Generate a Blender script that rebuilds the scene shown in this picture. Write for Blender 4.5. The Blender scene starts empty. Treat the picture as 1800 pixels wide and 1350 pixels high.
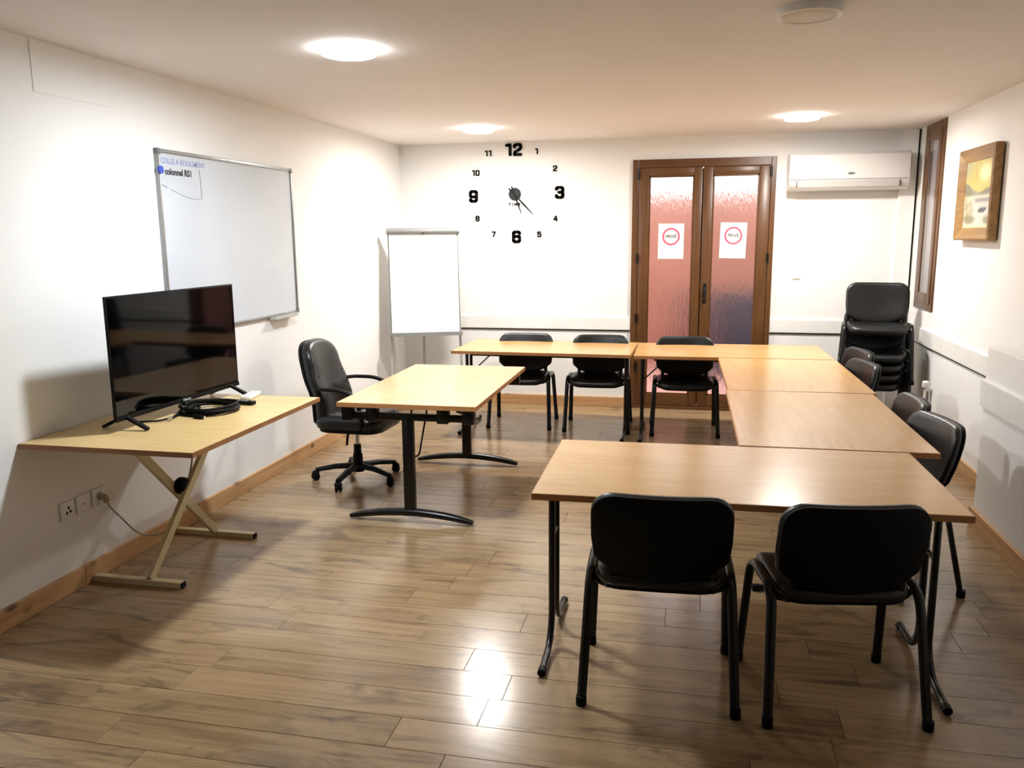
import bpy, bmesh, math, random
from mathutils import Vector, Matrix
random.seed(7)
PI = math.pi
S = bpy.context.scene
C = S.collection

# ------------------------------------------------------------------ camera
cam_d = bpy.data.cameras.new('camera'); cam = bpy.data.objects.new('camera', cam_d); C.objects.link(cam)
cam_d.sensor_fit = 'HORIZONTAL'; cam_d.sensor_width = 36.0; cam_d.lens = 1465.39/1800*36
cam_d.clip_start = 0.05; cam_d.clip_end = 200
r = Vector((0.97710718, 0.21260003, -0.00792429)); u = Vector((-0.03000395, 0.17458159, 0.98418547)); f = Vector((-0.2106213, 0.96141692, -0.17696377))
cam.matrix_world = Matrix(((r.x, u.x, -f.x, 0), (r.y, u.y, -f.y, 0), (r.z, u.z, -f.z, 1.72), (0, 0, 0, 1)))
S.camera = cam

# ------------------------------------------------------------------ world, exposure
SKY = 3.0          # daylight outside the glazed door
LAMP = 520.0        # luminance of the lit ceiling discs
w = bpy.data.worlds.new('overcast'); S.world = w; w.use_nodes = True
bg = w.node_tree.nodes['Background']; bg.inputs[0].default_value = (0.95, 0.97, 1.0, 1); bg.inputs[1].default_value = SKY
S.view_settings.view_transform = 'Standard'; S.view_settings.look = 'None'
S.view_settings.gamma = 1.0; S.view_settings.use_curve_mapping = False
S.view_settings.exposure = 0.0

# ------------------------------------------------------------------ room measures
XL, XR, YB, YF, ZC = -2.962, 1.920, 8.270, -6.0, 2.609

# ------------------------------------------------------------------ materials
def lin(h):
    if isinstance(h, str):
        h = h.lstrip('#'); c = [int(h[i:i+2], 16)/255 for i in (0, 2, 4)]
    else:
        c = [v/255 for v in h]
    return tuple(v/12.92 if v <= .04045 else ((v+.055)/1.055)**2.4 for v in c) + (1,)
class NT:
    def __init__(s, name):
        s.m = bpy.data.materials.new(name); s.m.use_nodes = True; s.t = s.m.node_tree; s.b = s.t.nodes['Principled BSDF']
    def n(s, typ, **kw):
        nd = s.t.nodes.new(typ)
        for k, v in kw.items():
            if k.startswith('i_'): nd.inputs[int(k[2:])].default_value = v
            else: setattr(nd, k, v)
        return nd
    def l(s, a, b): s.t.links.new(a, b)
    def ramp(s, src, stops):
        rp = s.n('ShaderNodeValToRGB'); e = rp.color_ramp.elements
        e[0].position, e[0].color = stops[0]; e[1].position, e[1].color = stops[-1]
        for p, c in stops[1:-1]:
            q = e.new(p); q.color = c
        s.l(src, rp.inputs[0]); return rp.outputs[0]
    def mapping(s, scale, src=None):
        mp = s.n('ShaderNodeMapping'); mp.inputs['Scale'].default_value = scale
        s.l(src, mp.inputs[0]); return mp.outputs[0]
    def noise(s, vec, scale, detail=4, rough=.55, dist=0):
        nz = s.n('ShaderNodeTexNoise'); nz.inputs['Scale'].default_value = scale; nz.inputs['Detail'].default_value = detail
        nz.inputs['Roughness'].default_value = rough; nz.inputs['Distortion'].default_value = dist
        s.l(vec, nz.inputs['Vector']); return nz.outputs[0]
    def mix(s, fac, a, b, mode='MIX'):
        mx = s.n('ShaderNodeMix', data_type='RGBA', blend_type=mode)
        for sock, v in ((mx.inputs[0], fac), (mx.inputs[6], a), (mx.inputs[7], b)):
            if hasattr(v, 'links'): s.l(v, sock)
            else: sock.default_value = v
        return mx.outputs[2]
    def bump(s, h, strength, dist=.01):
        bp = s.n('ShaderNodeBump'); bp.inputs['Strength'].default_value = strength; bp.inputs['Distance'].default_value = dist
        s.l(h, bp.inputs['Height']); s.l(bp.outputs[0], s.b.inputs['Normal'])
    def set(s, col=None, rough=None, metal=None, spec=None, coat=None):
        if col is not None: s.b.inputs['Base Color'].default_value = col
        if rough is not None: s.b.inputs['Roughness'].default_value = rough
        if metal is not None: s.b.inputs['Metallic'].default_value = metal
        if spec is not None: s.b.inputs['Specular IOR Level'].default_value = spec
        if coat is not None: s.b.inputs['Coat Weight'].default_value = coat
        return s
def coord(t, which='Object'): return t.n('ShaderNodeTexCoord').outputs[which]

def plain(name, col, rough=.5, metal=0, spec=.5, var=.06, vs=6.0, bump=0, bs=60):
    t = NT(name).set(rough=rough, metal=metal, spec=spec)
    c = lin(col); v = t.noise(coord(t), vs, 3)
    t.l(t.ramp(v, [(.25, tuple(x*(1-var) for x in c[:3])+(1,)), (.75, tuple(min(1, x*(1+var)) for x in c[:3])+(1,))]), t.b.inputs['Base Color'])
    if bump: t.bump(t.noise(coord(t), bs, 4), bump, .004)
    return t.m

def wood(name, dark, mid, light, axis=0, rough=.3, grain=28, knots=0, rnd=False, bump=.05, knot_col='#5a3a22', spec=.5, smudge=None):
    t = NT(name).set(rough=rough, spec=spec)
    vec = coord(t)
    if rnd:
        oi = t.n('ShaderNodeObjectInfo'); vm = t.n('ShaderNodeVectorMath', operation='MULTIPLY_ADD')
        cx = t.n('ShaderNodeCombineXYZ'); [t.l(oi.outputs['Random'], cx.inputs[i]) for i in range(3)]
        t.l(cx.outputs[0], vm.inputs[0]); vm.inputs[1].default_value = (91, 57, 33); t.l(vec, vm.inputs[2]); vec = vm.outputs[0]
    sc = [grain]*3; sc[axis] = grain*.045
    g = t.noise(t.mapping(tuple(sc), vec), 1.0, 6, .6, .6)
    sc2 = [5.0]*3; sc2[axis] = 1.1
    b = t.noise(t.mapping(tuple(sc2), vec), 1.0, 3, .5, .4)
    col = t.ramp(g, [(.28, lin(dark)), (.5, lin(mid)), (.74, lin(light))])
    col = t.mix(t.ramp(b, [(.35, (.0, 0, 0, 1)), (.7, (.55, .55, .55, 1))]), col, lin(light))
    if smudge:
        sc3 = [7.0]*3; sc3[axis] = 2.2
        sm = t.noise(t.mapping(tuple(sc3), vec), 1.0, 5, .62, 1.4)
        col = t.mix(t.ramp(sm, [(.52, (0, 0, 0, 1)), (.70, (.8, .8, .8, 1))]), col, lin(smudge))
        wv = t.n('ShaderNodeTexWave', wave_type='RINGS', rings_direction='SPHERICAL'); wv.inputs['Scale'].default_value = 5; wv.inputs['Distortion'].default_value = 9; wv.inputs['Detail'].default_value = 3; wv.inputs['Detail Scale'].default_value = 1.6
        sc4 = [9.0]*3; sc4[axis] = 1.6
        t.l(t.mapping(tuple(sc4), vec), wv.inputs['Vector'])
        msk = t.ramp(t.noise(t.mapping((1.3, 4, 4), vec), 1.0, 2), [(.5, (0, 0, 0, 1)), (.62, (.34, .34, .34, 1))])
        mm = t.mix(1.0, msk, t.ramp(wv.outputs['Fac'], [(.45, (0, 0, 0, 1)), (.9, (1, 1, 1, 1))]), 'MULTIPLY')
        col = t.mix(mm, col, lin(dark))
    if rnd:
        hs = t.n('ShaderNodeHueSaturation'); mr = t.n('ShaderNodeMapRange'); mr.inputs[3].default_value = .88; mr.inputs[4].default_value = 1.1
        t.l(oi.outputs['Random'], mr.inputs[0]); t.l(mr.outputs[0], hs.inputs['Value']); t.l(col, hs.inputs['Color']); col = hs.outputs[0]
    if knots:
        vo = t.n('ShaderNodeTexVoronoi'); vo.inputs['Scale'].default_value = knots; vo.inputs['Randomness'].default_value = 1
        sk = [1.0]*3; sk[axis] = .55
        t.l(t.mapping(tuple(sk), vec), vo.inputs['Vector'])
        col = t.mix(t.ramp(vo.outputs['Distance'], [(.07, (.9, .9, .9, 1)), (.2, (0, 0, 0, 1))]), col, lin(knot_col))
    t.l(col, t.b.inputs['Base Color'])
    if bump: t.bump(g, bump, .002)
    return t.m

M = {}
M['wall'] = plain('white wall paint', '#eeedea', .75, var=.015, vs=2.5, bump=.06, bs=35, spec=.25)
M['ceiling'] = plain('ceiling paint', '#ebe6e3', .85, var=.015, vs=2, bump=.05, bs=30, spec=.2)
M['rail'] = plain('white painted board', '#eae9e4', .5, var=.03, vs=9, bump=.1, bs=18)
M['plank'] = wood('oak laminate', '#786048', '#957b5c', '#ab916d', 0, .2, 30, rnd=True, bump=.03, smudge='#594b3c', spec=.5)
M['subfloor'] = plain('dark joint filler', '#2e2418', .8)
M['pine'] = wood('pine board', '#ab7f52', '#bf9365', '#d0a97c', 0, .45, 22, knots=7.5)
M['pine_y'] = wood('pine board lengthwise', '#ab7f52', '#bf9365', '#d0a97c', 1, .45, 22, knots=7.5)
M['beech'] = wood('beech laminate', '#b78a54', '#c49962', '#d0a771', 0, .24, 60, bump=.015)
M['beech_pale'] = wood('pale beech laminate', '#c79b66', '#d3a974', '#ddb783', 0, .26, 60, bump=.015)
M['ply'] = wood('birch plywood', '#b3935f', '#c6a872', '#d2b782', 0, .33, 22, bump=.02)
M['edge'] = wood('table edge band', '#9c6a3c', '#b27c4a', '#c08a56', 0, .45, 50)
M['edge_dark'] = wood('plywood edge', '#7c5230', '#946539', '#a87746', 0, .5, 60)
M['brown'] = wood('brown wood-grain door profile', '#462a15', '#5a391d', '#694727', 2, .35, 40, bump=.04)
M['brown_h'] = wood('brown wood-grain rail profile', '#462a15', '#5a391d', '#694727', 0, .35, 40, bump=.04)
M['gold'] = wood('gilt oak frame', '#6d4c26', '#90693a', '#aa854c', 1, .4, 18, bump=.3)
M['black_metal'] = plain('black enamelled steel', '#050506', .3, 0, .4, .1)
M['black_plastic'] = plain('black plastic', '#030303', .55, spec=.18, var=.1)
M['leather'] = plain('black leatherette', '#08090b', .36, var=.15, vs=14, bump=.12, bs=220)
M['leather_soft'] = plain('black office leather', '#0a0b0d', .34, var=.15, vs=9, bump=.2, bs=90)
M['chrome'] = plain('chrome', '#c9c9c9', .15, 1.0, var=.02)
M['alu'] = plain('anodised aluminium', '#9a9c9b', .35, .8, var=.03)
M['grey_plastic'] = plain('grey plastic', '#6d706f', .5)
M['light_grey'] = plain('light grey plastic', '#b9bab6', .45)
M['white_plastic'] = plain('white plastic', '#e9e8e4', .35, var=.02)
M['ac_white'] = plain('glossy white plastic', '#d6d3cf', .22, var=.015)
M['ac_flap'] = plain('satin white plastic', '#bdb9b4', .35, var=.02)
M['easel'] = plain('grey easel plastic', '#7f817e', .45)
M['easel_leg'] = plain('pale grey tube', '#a9aaa6', .4)
M['paper'] = plain('white paper', '#f1f1ef', .7, var=.01)
M['board'] = plain('whiteboard enamel', '#c6ccd3', .12, var=.03, vs=3)
M['cream_metal'] = plain('cream painted steel', '#cbbd97', .4, var=.04)
M['red'] = plain('printed red', '#e0566f', .7, var=.03)
M['ink'] = plain('black ink', '#1a1a20', .7)
M['ink_faint'] = plain('faded blue ink', '#8c98c2', .6)
M['ink_grey'] = plain('grey marker', '#7d8084', .6)
M['blue'] = plain('blue plastic', '#1d43b4', .35)
M['screen'] = plain('glossy black screen', '#020203', .05, 0, .22)
M['numeral'] = plain('black acrylic numeral', '#060708', .6, spec=.2)
M['clock_disc'] = plain('dark grey clock cap', '#14171a', .5, spec=.3)
M['dark_hole'] = plain('dark hole', '#0a0807', .8)
M['cable_white'] = plain('ivory cable', '#b6a98e', .5)
M['stucco'] = plain('pink stucco', '#b07563', .9, var=.28, vs=1.6, bump=.4, bs=12)
M['terrace'] = plain('pale terracotta paving', '#cf9a90', .8, var=.1, vs=2)
M['navy'] = plain('dark blue tarpaulin', '#272a3c', .6)
M['curtain'] = plain('white net curtain', '#e3dcdc', .8, var=.03)
M['off_diff'] = plain('unlit opal diffuser', '#cfc5b8', .5)

cm = M['curtain']; ct = cm.node_tree; tl = ct.nodes.new('ShaderNodeBsdfTranslucent'); tl.inputs[0].default_value = lin('#e3dcdc'); ms = ct.nodes.new('ShaderNodeMixShader')
ct.links.new(ct.nodes['Principled BSDF'].outputs[0], ms.inputs[1]); ct.links.new(tl.outputs[0], ms.inputs[2]); ct.links.new(ms.outputs[0], ct.nodes['Material Output'].inputs[0])
def glass(name, tint, rough, stretch, bs, strength):
    t = NT(name); t.b.inputs['Base Color'].default_value = tint; t.b.inputs['Roughness'].default_value = rough
    t.b.inputs['Transmission Weight'].default_value = 1.0; t.b.inputs['IOR'].default_value = 1.45
    n1 = t.noise(t.mapping(stretch, coord(t)), bs, 3, .5, .25)
    t.bump(n1, strength, .012); return t.m
M['ripple'] = glass('rippled cathedral glass', (.97, .95, .94, 1), .22, (1.0, 1.0, .16), 85, .5)
M['pane'] = glass('window glass', (.95, .95, .95, 1), .02, (1, 1, 1), 4, .02)

def lamp_mat(name, col, st):
    t = NT(name).set(col=(.9, .9, .9, 1), rough=.4)
    t.b.inputs['Emission Color'].default_value = col; t.b.inputs['Emission Strength'].default_value = st; return t.m

# ------------------------------------------------------------------ mesh helpers
def obj(name, bm, mat=None, parent=None, smooth=None, kind=None, loc=None, rot=None):
    me = bpy.data.meshes.new(name)
    if isinstance(bm, bmesh.types.BMesh):
        bmesh.ops.recalc_face_normals(bm, faces=bm.faces); bm.to_mesh(me); bm.free()
    else: me = bm
    if smooth:
        for pl in me.polygons: pl.use_smooth = True
        me.set_sharp_from_angle(angle=math.radians(smooth))
    o = bpy.data.objects.new(name, me); C.objects.link(o)
    if mat: me.materials.clear(); me.materials.append(M[mat] if isinstance(mat, str) else mat)
    if parent: o.parent = parent
    if kind: o['kind'] = kind
    if loc: o.location = loc
    if rot: o.rotation_euler = rot
    return o
def tag(o, label, cat, group=None):
    o['label'] = label; o['category'] = cat
    if group: o['group'] = group
    return o
def thing(name, label, cat, loc=(0, 0, 0), rz=0, group=None):
    o = bpy.data.objects.new(name, None); C.objects.link(o); o.empty_display_size = .1
    o.location = loc; o.rotation_euler = (0, 0, rz); return tag(o, label, cat, group)
def struct(name, bm, mat, parent=None, smooth=None):
    o = obj(name, bm, mat, parent, smooth)
    if not parent: o['kind'] = 'structure'
    return o
def copy_tree(root, loc, rz, label, group=None):
    c = root.copy(); C.objects.link(c); c.location = loc; c.rotation_euler = (0, 0, rz); c['label'] = label
    if group: c['group'] = group
    for ch in list(root.children):
        d = ch.copy(); C.objects.link(d); d.parent = c
        for g in list(ch.children):
            e = g.copy(); C.objects.link(e); e.parent = d
    return c
def box(bm, x0, x1, y0, y1, z0, z1, bev=0, seg=2):
    vs = [bm.verts.new(p) for p in ((x0, y0, z0), (x1, y0, z0), (x1, y1, z0), (x0, y1, z0), (x0, y0, z1), (x1, y0, z1), (x1, y1, z1), (x0, y1, z1))]
    fs = [bm.faces.new([vs[i] for i in q]) for q in ((3, 2, 1, 0), (4, 5, 6, 7), (0, 1, 5, 4), (1, 2, 6, 5), (2, 3, 7, 6), (3, 0, 4, 7))]
    if bev:
        es = list({e for fc in fs for e in fc.edges})
        bmesh.ops.bevel(bm, geom=es, offset=bev, segments=seg, profile=.5, affect='EDGES')
    return bm
def B(*a, **k): return box(bmesh.new(), *a, **k)
def fillet(pts, rad, n=6):
    pts = [Vector(p) for p in pts]; out = [pts[0]]
    for i in range(1, len(pts)-1):
        a, b, c = pts[i-1], pts[i], pts[i+1]
        d1 = (a-b); d2 = (c-b); rr = rad[i-1] if isinstance(rad, (list, tuple)) else rad
        rr = min(rr, d1.length*.49, d2.length*.49)
        p, q = b+d1.normalized()*rr, b+d2.normalized()*rr
        for k in range(n+1):
            t = k/n; out.append(p*(1-t)**2+b*2*t*(1-t)+q*t*t)
    return out+[pts[-1]]
def tube(bm, pts, ra, rb=None, n=10, up=(0, 0, 1), taper=None, closed=False):
    pts = [Vector(p) for p in pts]; rb = rb or ra; rings = []; L = len(pts); upv = Vector(up)
    prev = None
    for i, p in enumerate(pts):
        if closed: t = (pts[(i+1) % L]-pts[i-1]).normalized()
        else: t = (pts[min(i+1, L-1)]-pts[max(i-1, 0)]).normalized()
        if prev is None:
            s = t.cross(upv)
            if s.length < 1e-4: s = t.cross(Vector((1, 0, 0)))
        else:
            s = prev-t*prev.dot(t)
        s.normalize(); prev = s; w_ = s.cross(t); k = taper(i/(L-1)) if taper else 1
        rings.append([bm.verts.new(p+s*math.cos(a)*ra*k+w_*math.sin(a)*rb*k) for a in [2*PI*j/n for j in range(n)]])
    for i in range(L if closed else L-1):
        a, b = rings[i], rings[(i+1) % L]
        for j in range(n): bm.faces.new((a[j], a[(j+1) % n], b[(j+1) % n], b[j]))
    if not closed: bm.faces.new(rings[0]); bm.faces.new(rings[-1])
    return bm
def T(*a, **k): return tube(bmesh.new(), *a, **k)
def bar(a, b, wx, wy, up=(0, 0, 1), bm=None):
    bm = bm or bmesh.new(); a, b = Vector(a), Vector(b); t = (b-a).normalized(); s = t.cross(Vector(up)).normalized(); q = s.cross(t)
    v = []
    for p in (a, b):
        for i, j in ((-1, -1), (1, -1), (1, 1), (-1, 1)): v.append(bm.verts.new(p+s*i*wx/2+q*j*wy/2))
    for qd in ((0, 1, 2, 3), (7, 6, 5, 4), (0, 4, 5, 1), (1, 5, 6, 2), (2, 6, 7, 3), (3, 7, 4, 0)): bm.faces.new([v[i] for i in qd])
    return bm
def lathe(prof, n=24, bm=None, off=(0, 0, 0)):
    bm = bm or bmesh.new(); o = Vector(off); rings = []
    for rr, z in prof:
        if rr < 1e-6: rings.append([bm.verts.new(o+Vector((0, 0, z)))])
        else: rings.append([bm.verts.new(o+Vector((rr*math.cos(2*PI*j/n), rr*math.sin(2*PI*j/n), z))) for j in range(n)])
    for a, b in zip(rings, rings[1:]):
        for j in range(n):
            k = (j+1) % n
            if len(a) == 1 and len(b) == 1: continue
            if len(a) == 1: bm.faces.new((a[0], b[j], b[k]))
            elif len(b) == 1: bm.faces.new((a[j], a[k], b[0]))
            else: bm.faces.new((a[j], a[k], b[k], b[j]))
    return bm
def rrect(w_, h_, rad, n=5):
    out = []
    for cx, cy, a0 in ((w_/2-rad, h_/2-rad, 0), (-w_/2+rad, h_/2-rad, PI/2), (-w_/2+rad, -h_/2+rad, PI), (w_/2-rad, -h_/2+rad, 1.5*PI)):
        for k in range(n+1):
            a = a0+PI/2*k/n; out.append((cx+rad*math.cos(a), cy+rad*math.sin(a)))
    return out
def dense(out, step):
    res = []
    for i, a in enumerate(out):
        b = out[(i+1) % len(out)]; d = math.hypot(b[0]-a[0], b[1]-a[1]); k = max(1, int(d/step))
        for j in range(k): res.append((a[0]+(b[0]-a[0])*j/k, a[1]+(b[1]-a[1])*j/k))
    return res
def pad(outline, th, fn, crown=.006, rnd=.35, cen=(0, 0)):
    """upholstered pad from a 2-D outline: fn(u, v, w) maps to 3-D, w runs through the thickness"""
    bm = bmesh.new(); rings = []; R_ = max(math.hypot(a-cen[0], b-cen[1]) for a, b in outline)
    e = th*rnd/R_
    for s, wv in ((.5, 0), (.8, 0), (1-e, 0), (1-e*.3, th*rnd*.3), (1, th*rnd), (1, th*(1-rnd)), (1-e*.3, th*(1-rnd*.3)), (1-e, th), (.8, th+crown*.6), (.5, th+crown)):
        rings.append([bm.verts.new(fn(cen[0]+(a-cen[0])*s, cen[1]+(b-cen[1])*s, wv)) for a, b in outline])
    n = len(outline)
    for a, b in zip(rings, rings[1:]):
        for j in range(n): bm.faces.new((a[j], a[(j+1) % n], b[(j+1) % n], b[j]))
    for ring, wv in ((rings[0], 0), (rings[-1], th+crown)):
        c = bm.verts.new(fn(cen[0], cen[1], wv))
        for j in range(n): bm.faces.new((ring[j], ring[(j+1) % n], c))
    return bm
def prism(outline, fn, t):
    bm = bmesh.new(); a = [bm.verts.new(fn(p[0], p[1], 0)) for p in outline]; b = [bm.verts.new(fn(p[0], p[1], t)) for p in outline]
    n = len(outline); bm.faces.new(a); bm.faces.new(b[::-1])
    for j in range(n): bm.faces.new((a[j], a[(j+1) % n], b[(j+1) % n], b[j]))
    return bm
def text_mesh(body, size, extr=.001, off=0, space=1.0):
    cu = bpy.data.curves.new('lettering', 'FONT'); cu.body = body; cu.size = size; cu.extrude = extr; cu.offset = off
    cu.space_character = space; cu.align_x = 'CENTER'; cu.align_y = 'CENTER'; cu.resolution_u = 4
    o = bpy.data.objects.new('lettering', cu); me = bpy.data.meshes.new_from_object(o)
    bpy.data.objects.remove(o); bpy.data.curves.remove(cu); return me
ON_BACK = (PI/2, 0, 0)            # text facing -y
ON_LEFT = (PI/2, 0, PI/2)         # text facing +x

# ------------------------------------------------------------------ structure: floor of single planks
fl = struct('floor', B(XL-.2, XR+.2, YF-.2, YB+.2, -.12, -.0125), 'subfloor')
PW, PL = .181, 1.215
def plank_mesh(L):
    bm = bmesh.new(); g, c = .0006, .0016
    def ring(i, z): return [bm.verts.new((sx*(L/2-i), sy*(PW/2-i), z)) for sx, sy in ((-1, -1), (1, -1), (1, 1), (-1, 1))]
    a, b, d = ring(g, -.0125), ring(g, -c), ring(c, 0)
    for p, q in ((a, b), (b, d)):
        for j in range(4): bm.faces.new((p[j], p[(j+1) % 4], q[(j+1) % 4], q[j]))
    bm.faces.new(d); me = bpy.data.meshes.new('plank'); bmesh.ops.recalc_face_normals(bm, faces=bm.faces); bm.to_mesh(me); bm.free()
    me.materials.append(M['plank']); return me
full = plank_mesh(PL)
JOINT = {-1: -.99, 0: -.71, 1: -.66, 2: -.86, 3: -.55, 4: -1.92, 5: -1.30, 6: -2.36, 7: -1.10, 8: -2.24}
row = -7
while True:
    y0 = 2.61+row*PW
    if y0 > YB: break
    yc = y0+PW/2
    j = JOINT.get(row, random.uniform(0, PL))
    k0 = math.floor((XL-j)/PL); xa = j+k0*PL
    while xa < XR:
        a, b = max(xa, XL), min(xa+PL, XR)
        if b-a > .03:
            me = full if b-a > PL-.001 else plank_mesh(b-a)
            o = bpy.data.objects.new('plank', me); C.objects.link(o); o.location = ((a+b)/2, yc, 0); o.parent = fl
        xa += PL
    row += 1
near_floor = B(XL, XR, YF, 2.61-7*PW, -.0125, 0); obj('plank_field', near_floor, 'plank', fl)

# walls
DX0, DX1, DZ1 = -.61, .706, 2.405
wb = bmesh.new(); box(wb, XL-.2, DX0, YB, YB+.2, -.1, ZC+.1); box(wb, DX1, XR+.2, YB, YB+.2, -.1, ZC+.1); box(wb, DX0, DX1, YB, YB+.2, DZ1, ZC+.1)
struct('wall_back', wb, 'wall')
struct('wall_left', B(XL-.2, XL, YF-.2, YB, -.1, ZC+.1), 'wall')
WY0, WY1, WZ0, WZ1 = 7.44, 8.03, 1.06, 2.603
wr = bmesh.new(); box(wr, XR, XR+.2, YF-.2, WY0, -.1, ZC+.1); box(wr, XR, XR+.2, WY1, YB, -.1, ZC+.1); box(wr, XR, XR+.2, WY0, WY1, -.1, WZ0); box(wr, XR, XR+.2, WY0, WY1, WZ1, ZC+.1)
struct('wall_right', wr, 'wall')
struct('wall_front', B(XL, XR, YF-.2, YF, -.1, ZC+.1), 'wall')
struct('ceiling', B(XL-.2, XR+.2, YF-.2, YB+.2, ZC, ZC+.12), 'ceiling')
# boxed-in low wall along the right
lw = struct('wall_right_boxing', B(1.664, XR, YF, 5.24, 0, 1.062, bev=.004), 'wall')
obj('ledge_board', B(1.646, 1.664, YF, 5.25, .716, .868, bev=.003), 'rail', lw)
# pilaster and rails
struct('trim_1', B(1.765, 1.9, YB-.045, YB, 0, ZC, bev=.004), 'wall')
t2 = struct('trim_2', B(XL+.02, DX0, YB-.02, YB, .778, .898, bev=.002), 'rail')
t3 = struct('trim_3', B(DX1, 1.765, YB-.02, YB, .778, .898, bev=.002), 'rail')
t4 = struct('trim_4', B(XR-.02, XR, 5.24, YB-.05, .768, .898, bev=.002), 'rail')
# access hatch high on the left wall
struct('trim_5', B(XL, XL+.003, 3.41, 3.92, 2.375, 2.6, bev=.001), 'wall')
# baseboards, in lengths
def boards(name, segs, mat, axis):
    root = None
    for i, (a, b, c, d) in enumerate(segs):
        bm = B(a, b, c, d, 0, .1, bev=.003)
        if root is None: root = struct(name, bm, mat)
        else: obj('board', bm, mat, root)
boards('baseboard_left', [(XL, XL+.02, YF, -2.9), (XL, XL+.02, -2.898, .9), (XL, XL+.02, .902, 3.4), (XL, XL+.02, 3.402, 5.9), (XL, XL+.02, 5.902, YB-.022)], 'pine_y', 1)
boards('baseboard_back', [(XL+.0, DX0, YB-.022, YB)], 'pine', 0)
boards('baseboard_back_right', [(DX1, 1.765, YB-.022, YB)], 'pine', 0)
boards('baseboard_right', [(XR-.02, XR, 5.24, YB-.05), (1.642, 1.664, 2.9, 5.25), (1.642, 1.664, .4, 2.898), (1.642, 1.664, YF, .398)], 'pine_y', 1)

# ------------------------------------------------------------------ glazed double door
dr = bpy.data.objects.new('door_1', None); C.objects.link(dr); dr['kind'] = 'structure'
yf0, yf1 = YB-.03, YB+.07
obj('jamb', B(DX0, DX0+.055, yf0, yf1, 0, DZ1, bev=.004), 'brown', dr)
obj('jamb', B(DX1-.045, DX1, yf0, yf1, 0, DZ1, bev=.004), 'brown', dr)
obj('head', B(DX0+.055, DX1-.045, yf0, yf1, DZ1-.075, DZ1, bev=.004), 'brown_h', dr)
obj('threshold', B(DX0+.055, DX1-.045, yf0, yf1, 0, .03, bev=.003), 'brown_h', dr)
MX = .047
def leaf(x0, x1, g0, g1):
    bm = bmesh.new(); z0, z1, gz0, gz1 = .032, DZ1-.077, .145, 2.252; y0, y1 = YB-.022, YB+.045
    box(bm, x0, g0, y0, y1, z0, z1, bev=.006); box(bm, g1, x1, y0, y1, z0, z1, bev=.006)
    lf = obj('door_leaf', bm, 'brown', dr, smooth=35)
    for a, b in ((z0, gz0), (gz1, z1)): obj('rail', B(g0, g1, y0+.001, y1-.001, a, b, bev=.005), 'brown_h', lf, smooth=35)
    obj('pane', B(g0-.005, g1+.005, YB+.012, YB+.02, gz0-.005, gz1+.005), 'ripple', lf)
    bd = bmesh.new()
    for a, b, c, d in ((g0, g0+.014, gz0, gz1), (g1-.014, g1, gz0, gz1), (g0, g1, gz0, gz0+.014), (g0, g1, gz1-.014, gz1)): box(bd, a, b, YB-.014, YB+.01, c, d)
    obj('glazing_bead', bd, 'brown', lf); return lf
l1 = leaf(DX0+.058, MX-.004, -.452, -.032)
l2 = leaf(MX+.004, DX1-.048, .14, .56)
obj('cover_strip', B(MX-.02, MX+.012, YB+.046, YB+.056, .04, DZ1-.085, bev=.003), 'brown', l1)
for z in (.42, .9, 1.48, 2.27): obj('hinge', lathe([(0, 0), (.011, 0), (.011, .09), (0, .09)], 10, off=(DX0+.056, YB-.036, z-.045)), 'black_metal', l1, smooth=40)
for z in (.42, 1.48, 2.27): obj('hinge', lathe([(0, 0), (.011, 0), (.011, .09), (0, .09)], 10, off=(DX1-.046, YB-.036, z-.045)), 'black_metal', l2, smooth=40)
hd = B(.078, .108, YB-.03, YB-.022, 1.05, 1.24, bev=.004)
tube(hd, fillet([(.093, YB-.03, 1.2), (.093, YB-.075, 1.2), (.093, YB-.08, 1.07)], .02), .011)
obj('handle', hd, 'black_metal', l2, smooth=40)

# ------------------------------------------------------------------ narrow window on the right wall
wn = bpy.data.objects.new('window_1', None); C.objects.link(wn); wn['kind'] = 'structure'
def ringbox(x0, x1, a0, a1, b0, b1, wd, bev=.004):
    bm = bmesh.new()
    box(bm, x0, x1, a0, a0+wd, b0, b1, bev=bev); box(bm, x0, x1, a1-wd, a1, b0, b1, bev=bev)
    box(bm, x0, x1, a0+wd, a1-wd, b0, b0+wd, bev=bev); box(bm, x0, x1, a0+wd, a1-wd, b1-wd, b1, bev=bev); return bm
obj('window_frame', ringbox(XR-.012, XR+.07, WY0, WY1, WZ0, WZ1, .075), 'brown', wn, smooth=35)
obj('window_sash', ringbox(XR-.018, XR+.05, WY0+.07, WY1-.07, WZ0+.055, WZ1-.055, .085), 'brown', wn, smooth=35)
obj('pane', B(XR-.012, XR-.006, WY0+.15, WY1-.15, WZ0+.135, WZ1-.135), 'pane', wn)
cb = bmesh.new(); g = []
for i in range(61):
    yy = WY0+.158+(WY1-WY0-.316)*i/60; xx = XR+.03+.010*math.sin(i*1.15)+.004*math.sin(i*2.9)
    g.append((cb.verts.new((xx, yy, WZ0+.143)), cb.verts.new((xx, yy, WZ1-.143))))
for a, b in zip(g, g[1:]): cb.faces.new((a[0], b[0], b[1], a[1]))
co = obj('net_curtain', cb, 'curtain', None, smooth=60); tag(co, 'white pleated net curtain hanging behind the narrow window pane', 'curtain')
sm = co.modifiers.new('thickness', 'SOLIDIFY'); sm.thickness = .002

# ------------------------------------------------------------------ courtyard outside the door
o = struct('ground_outside', B(-6, 6, YB+.2, 16, -.2, -.04), 'terrace')
o = struct('courtyard_wall', B(-6, 6, 11.2, 11.4, -.04, 2.26), 'stucco')
o = obj('storage_crate', B(-.0, 1.5, 10.35, 10.95, -.04, .98, bev=.03), 'navy', smooth=35); tag(o, 'dark blue covered crate standing in the courtyard behind the right door leaf', 'crate')

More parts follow.
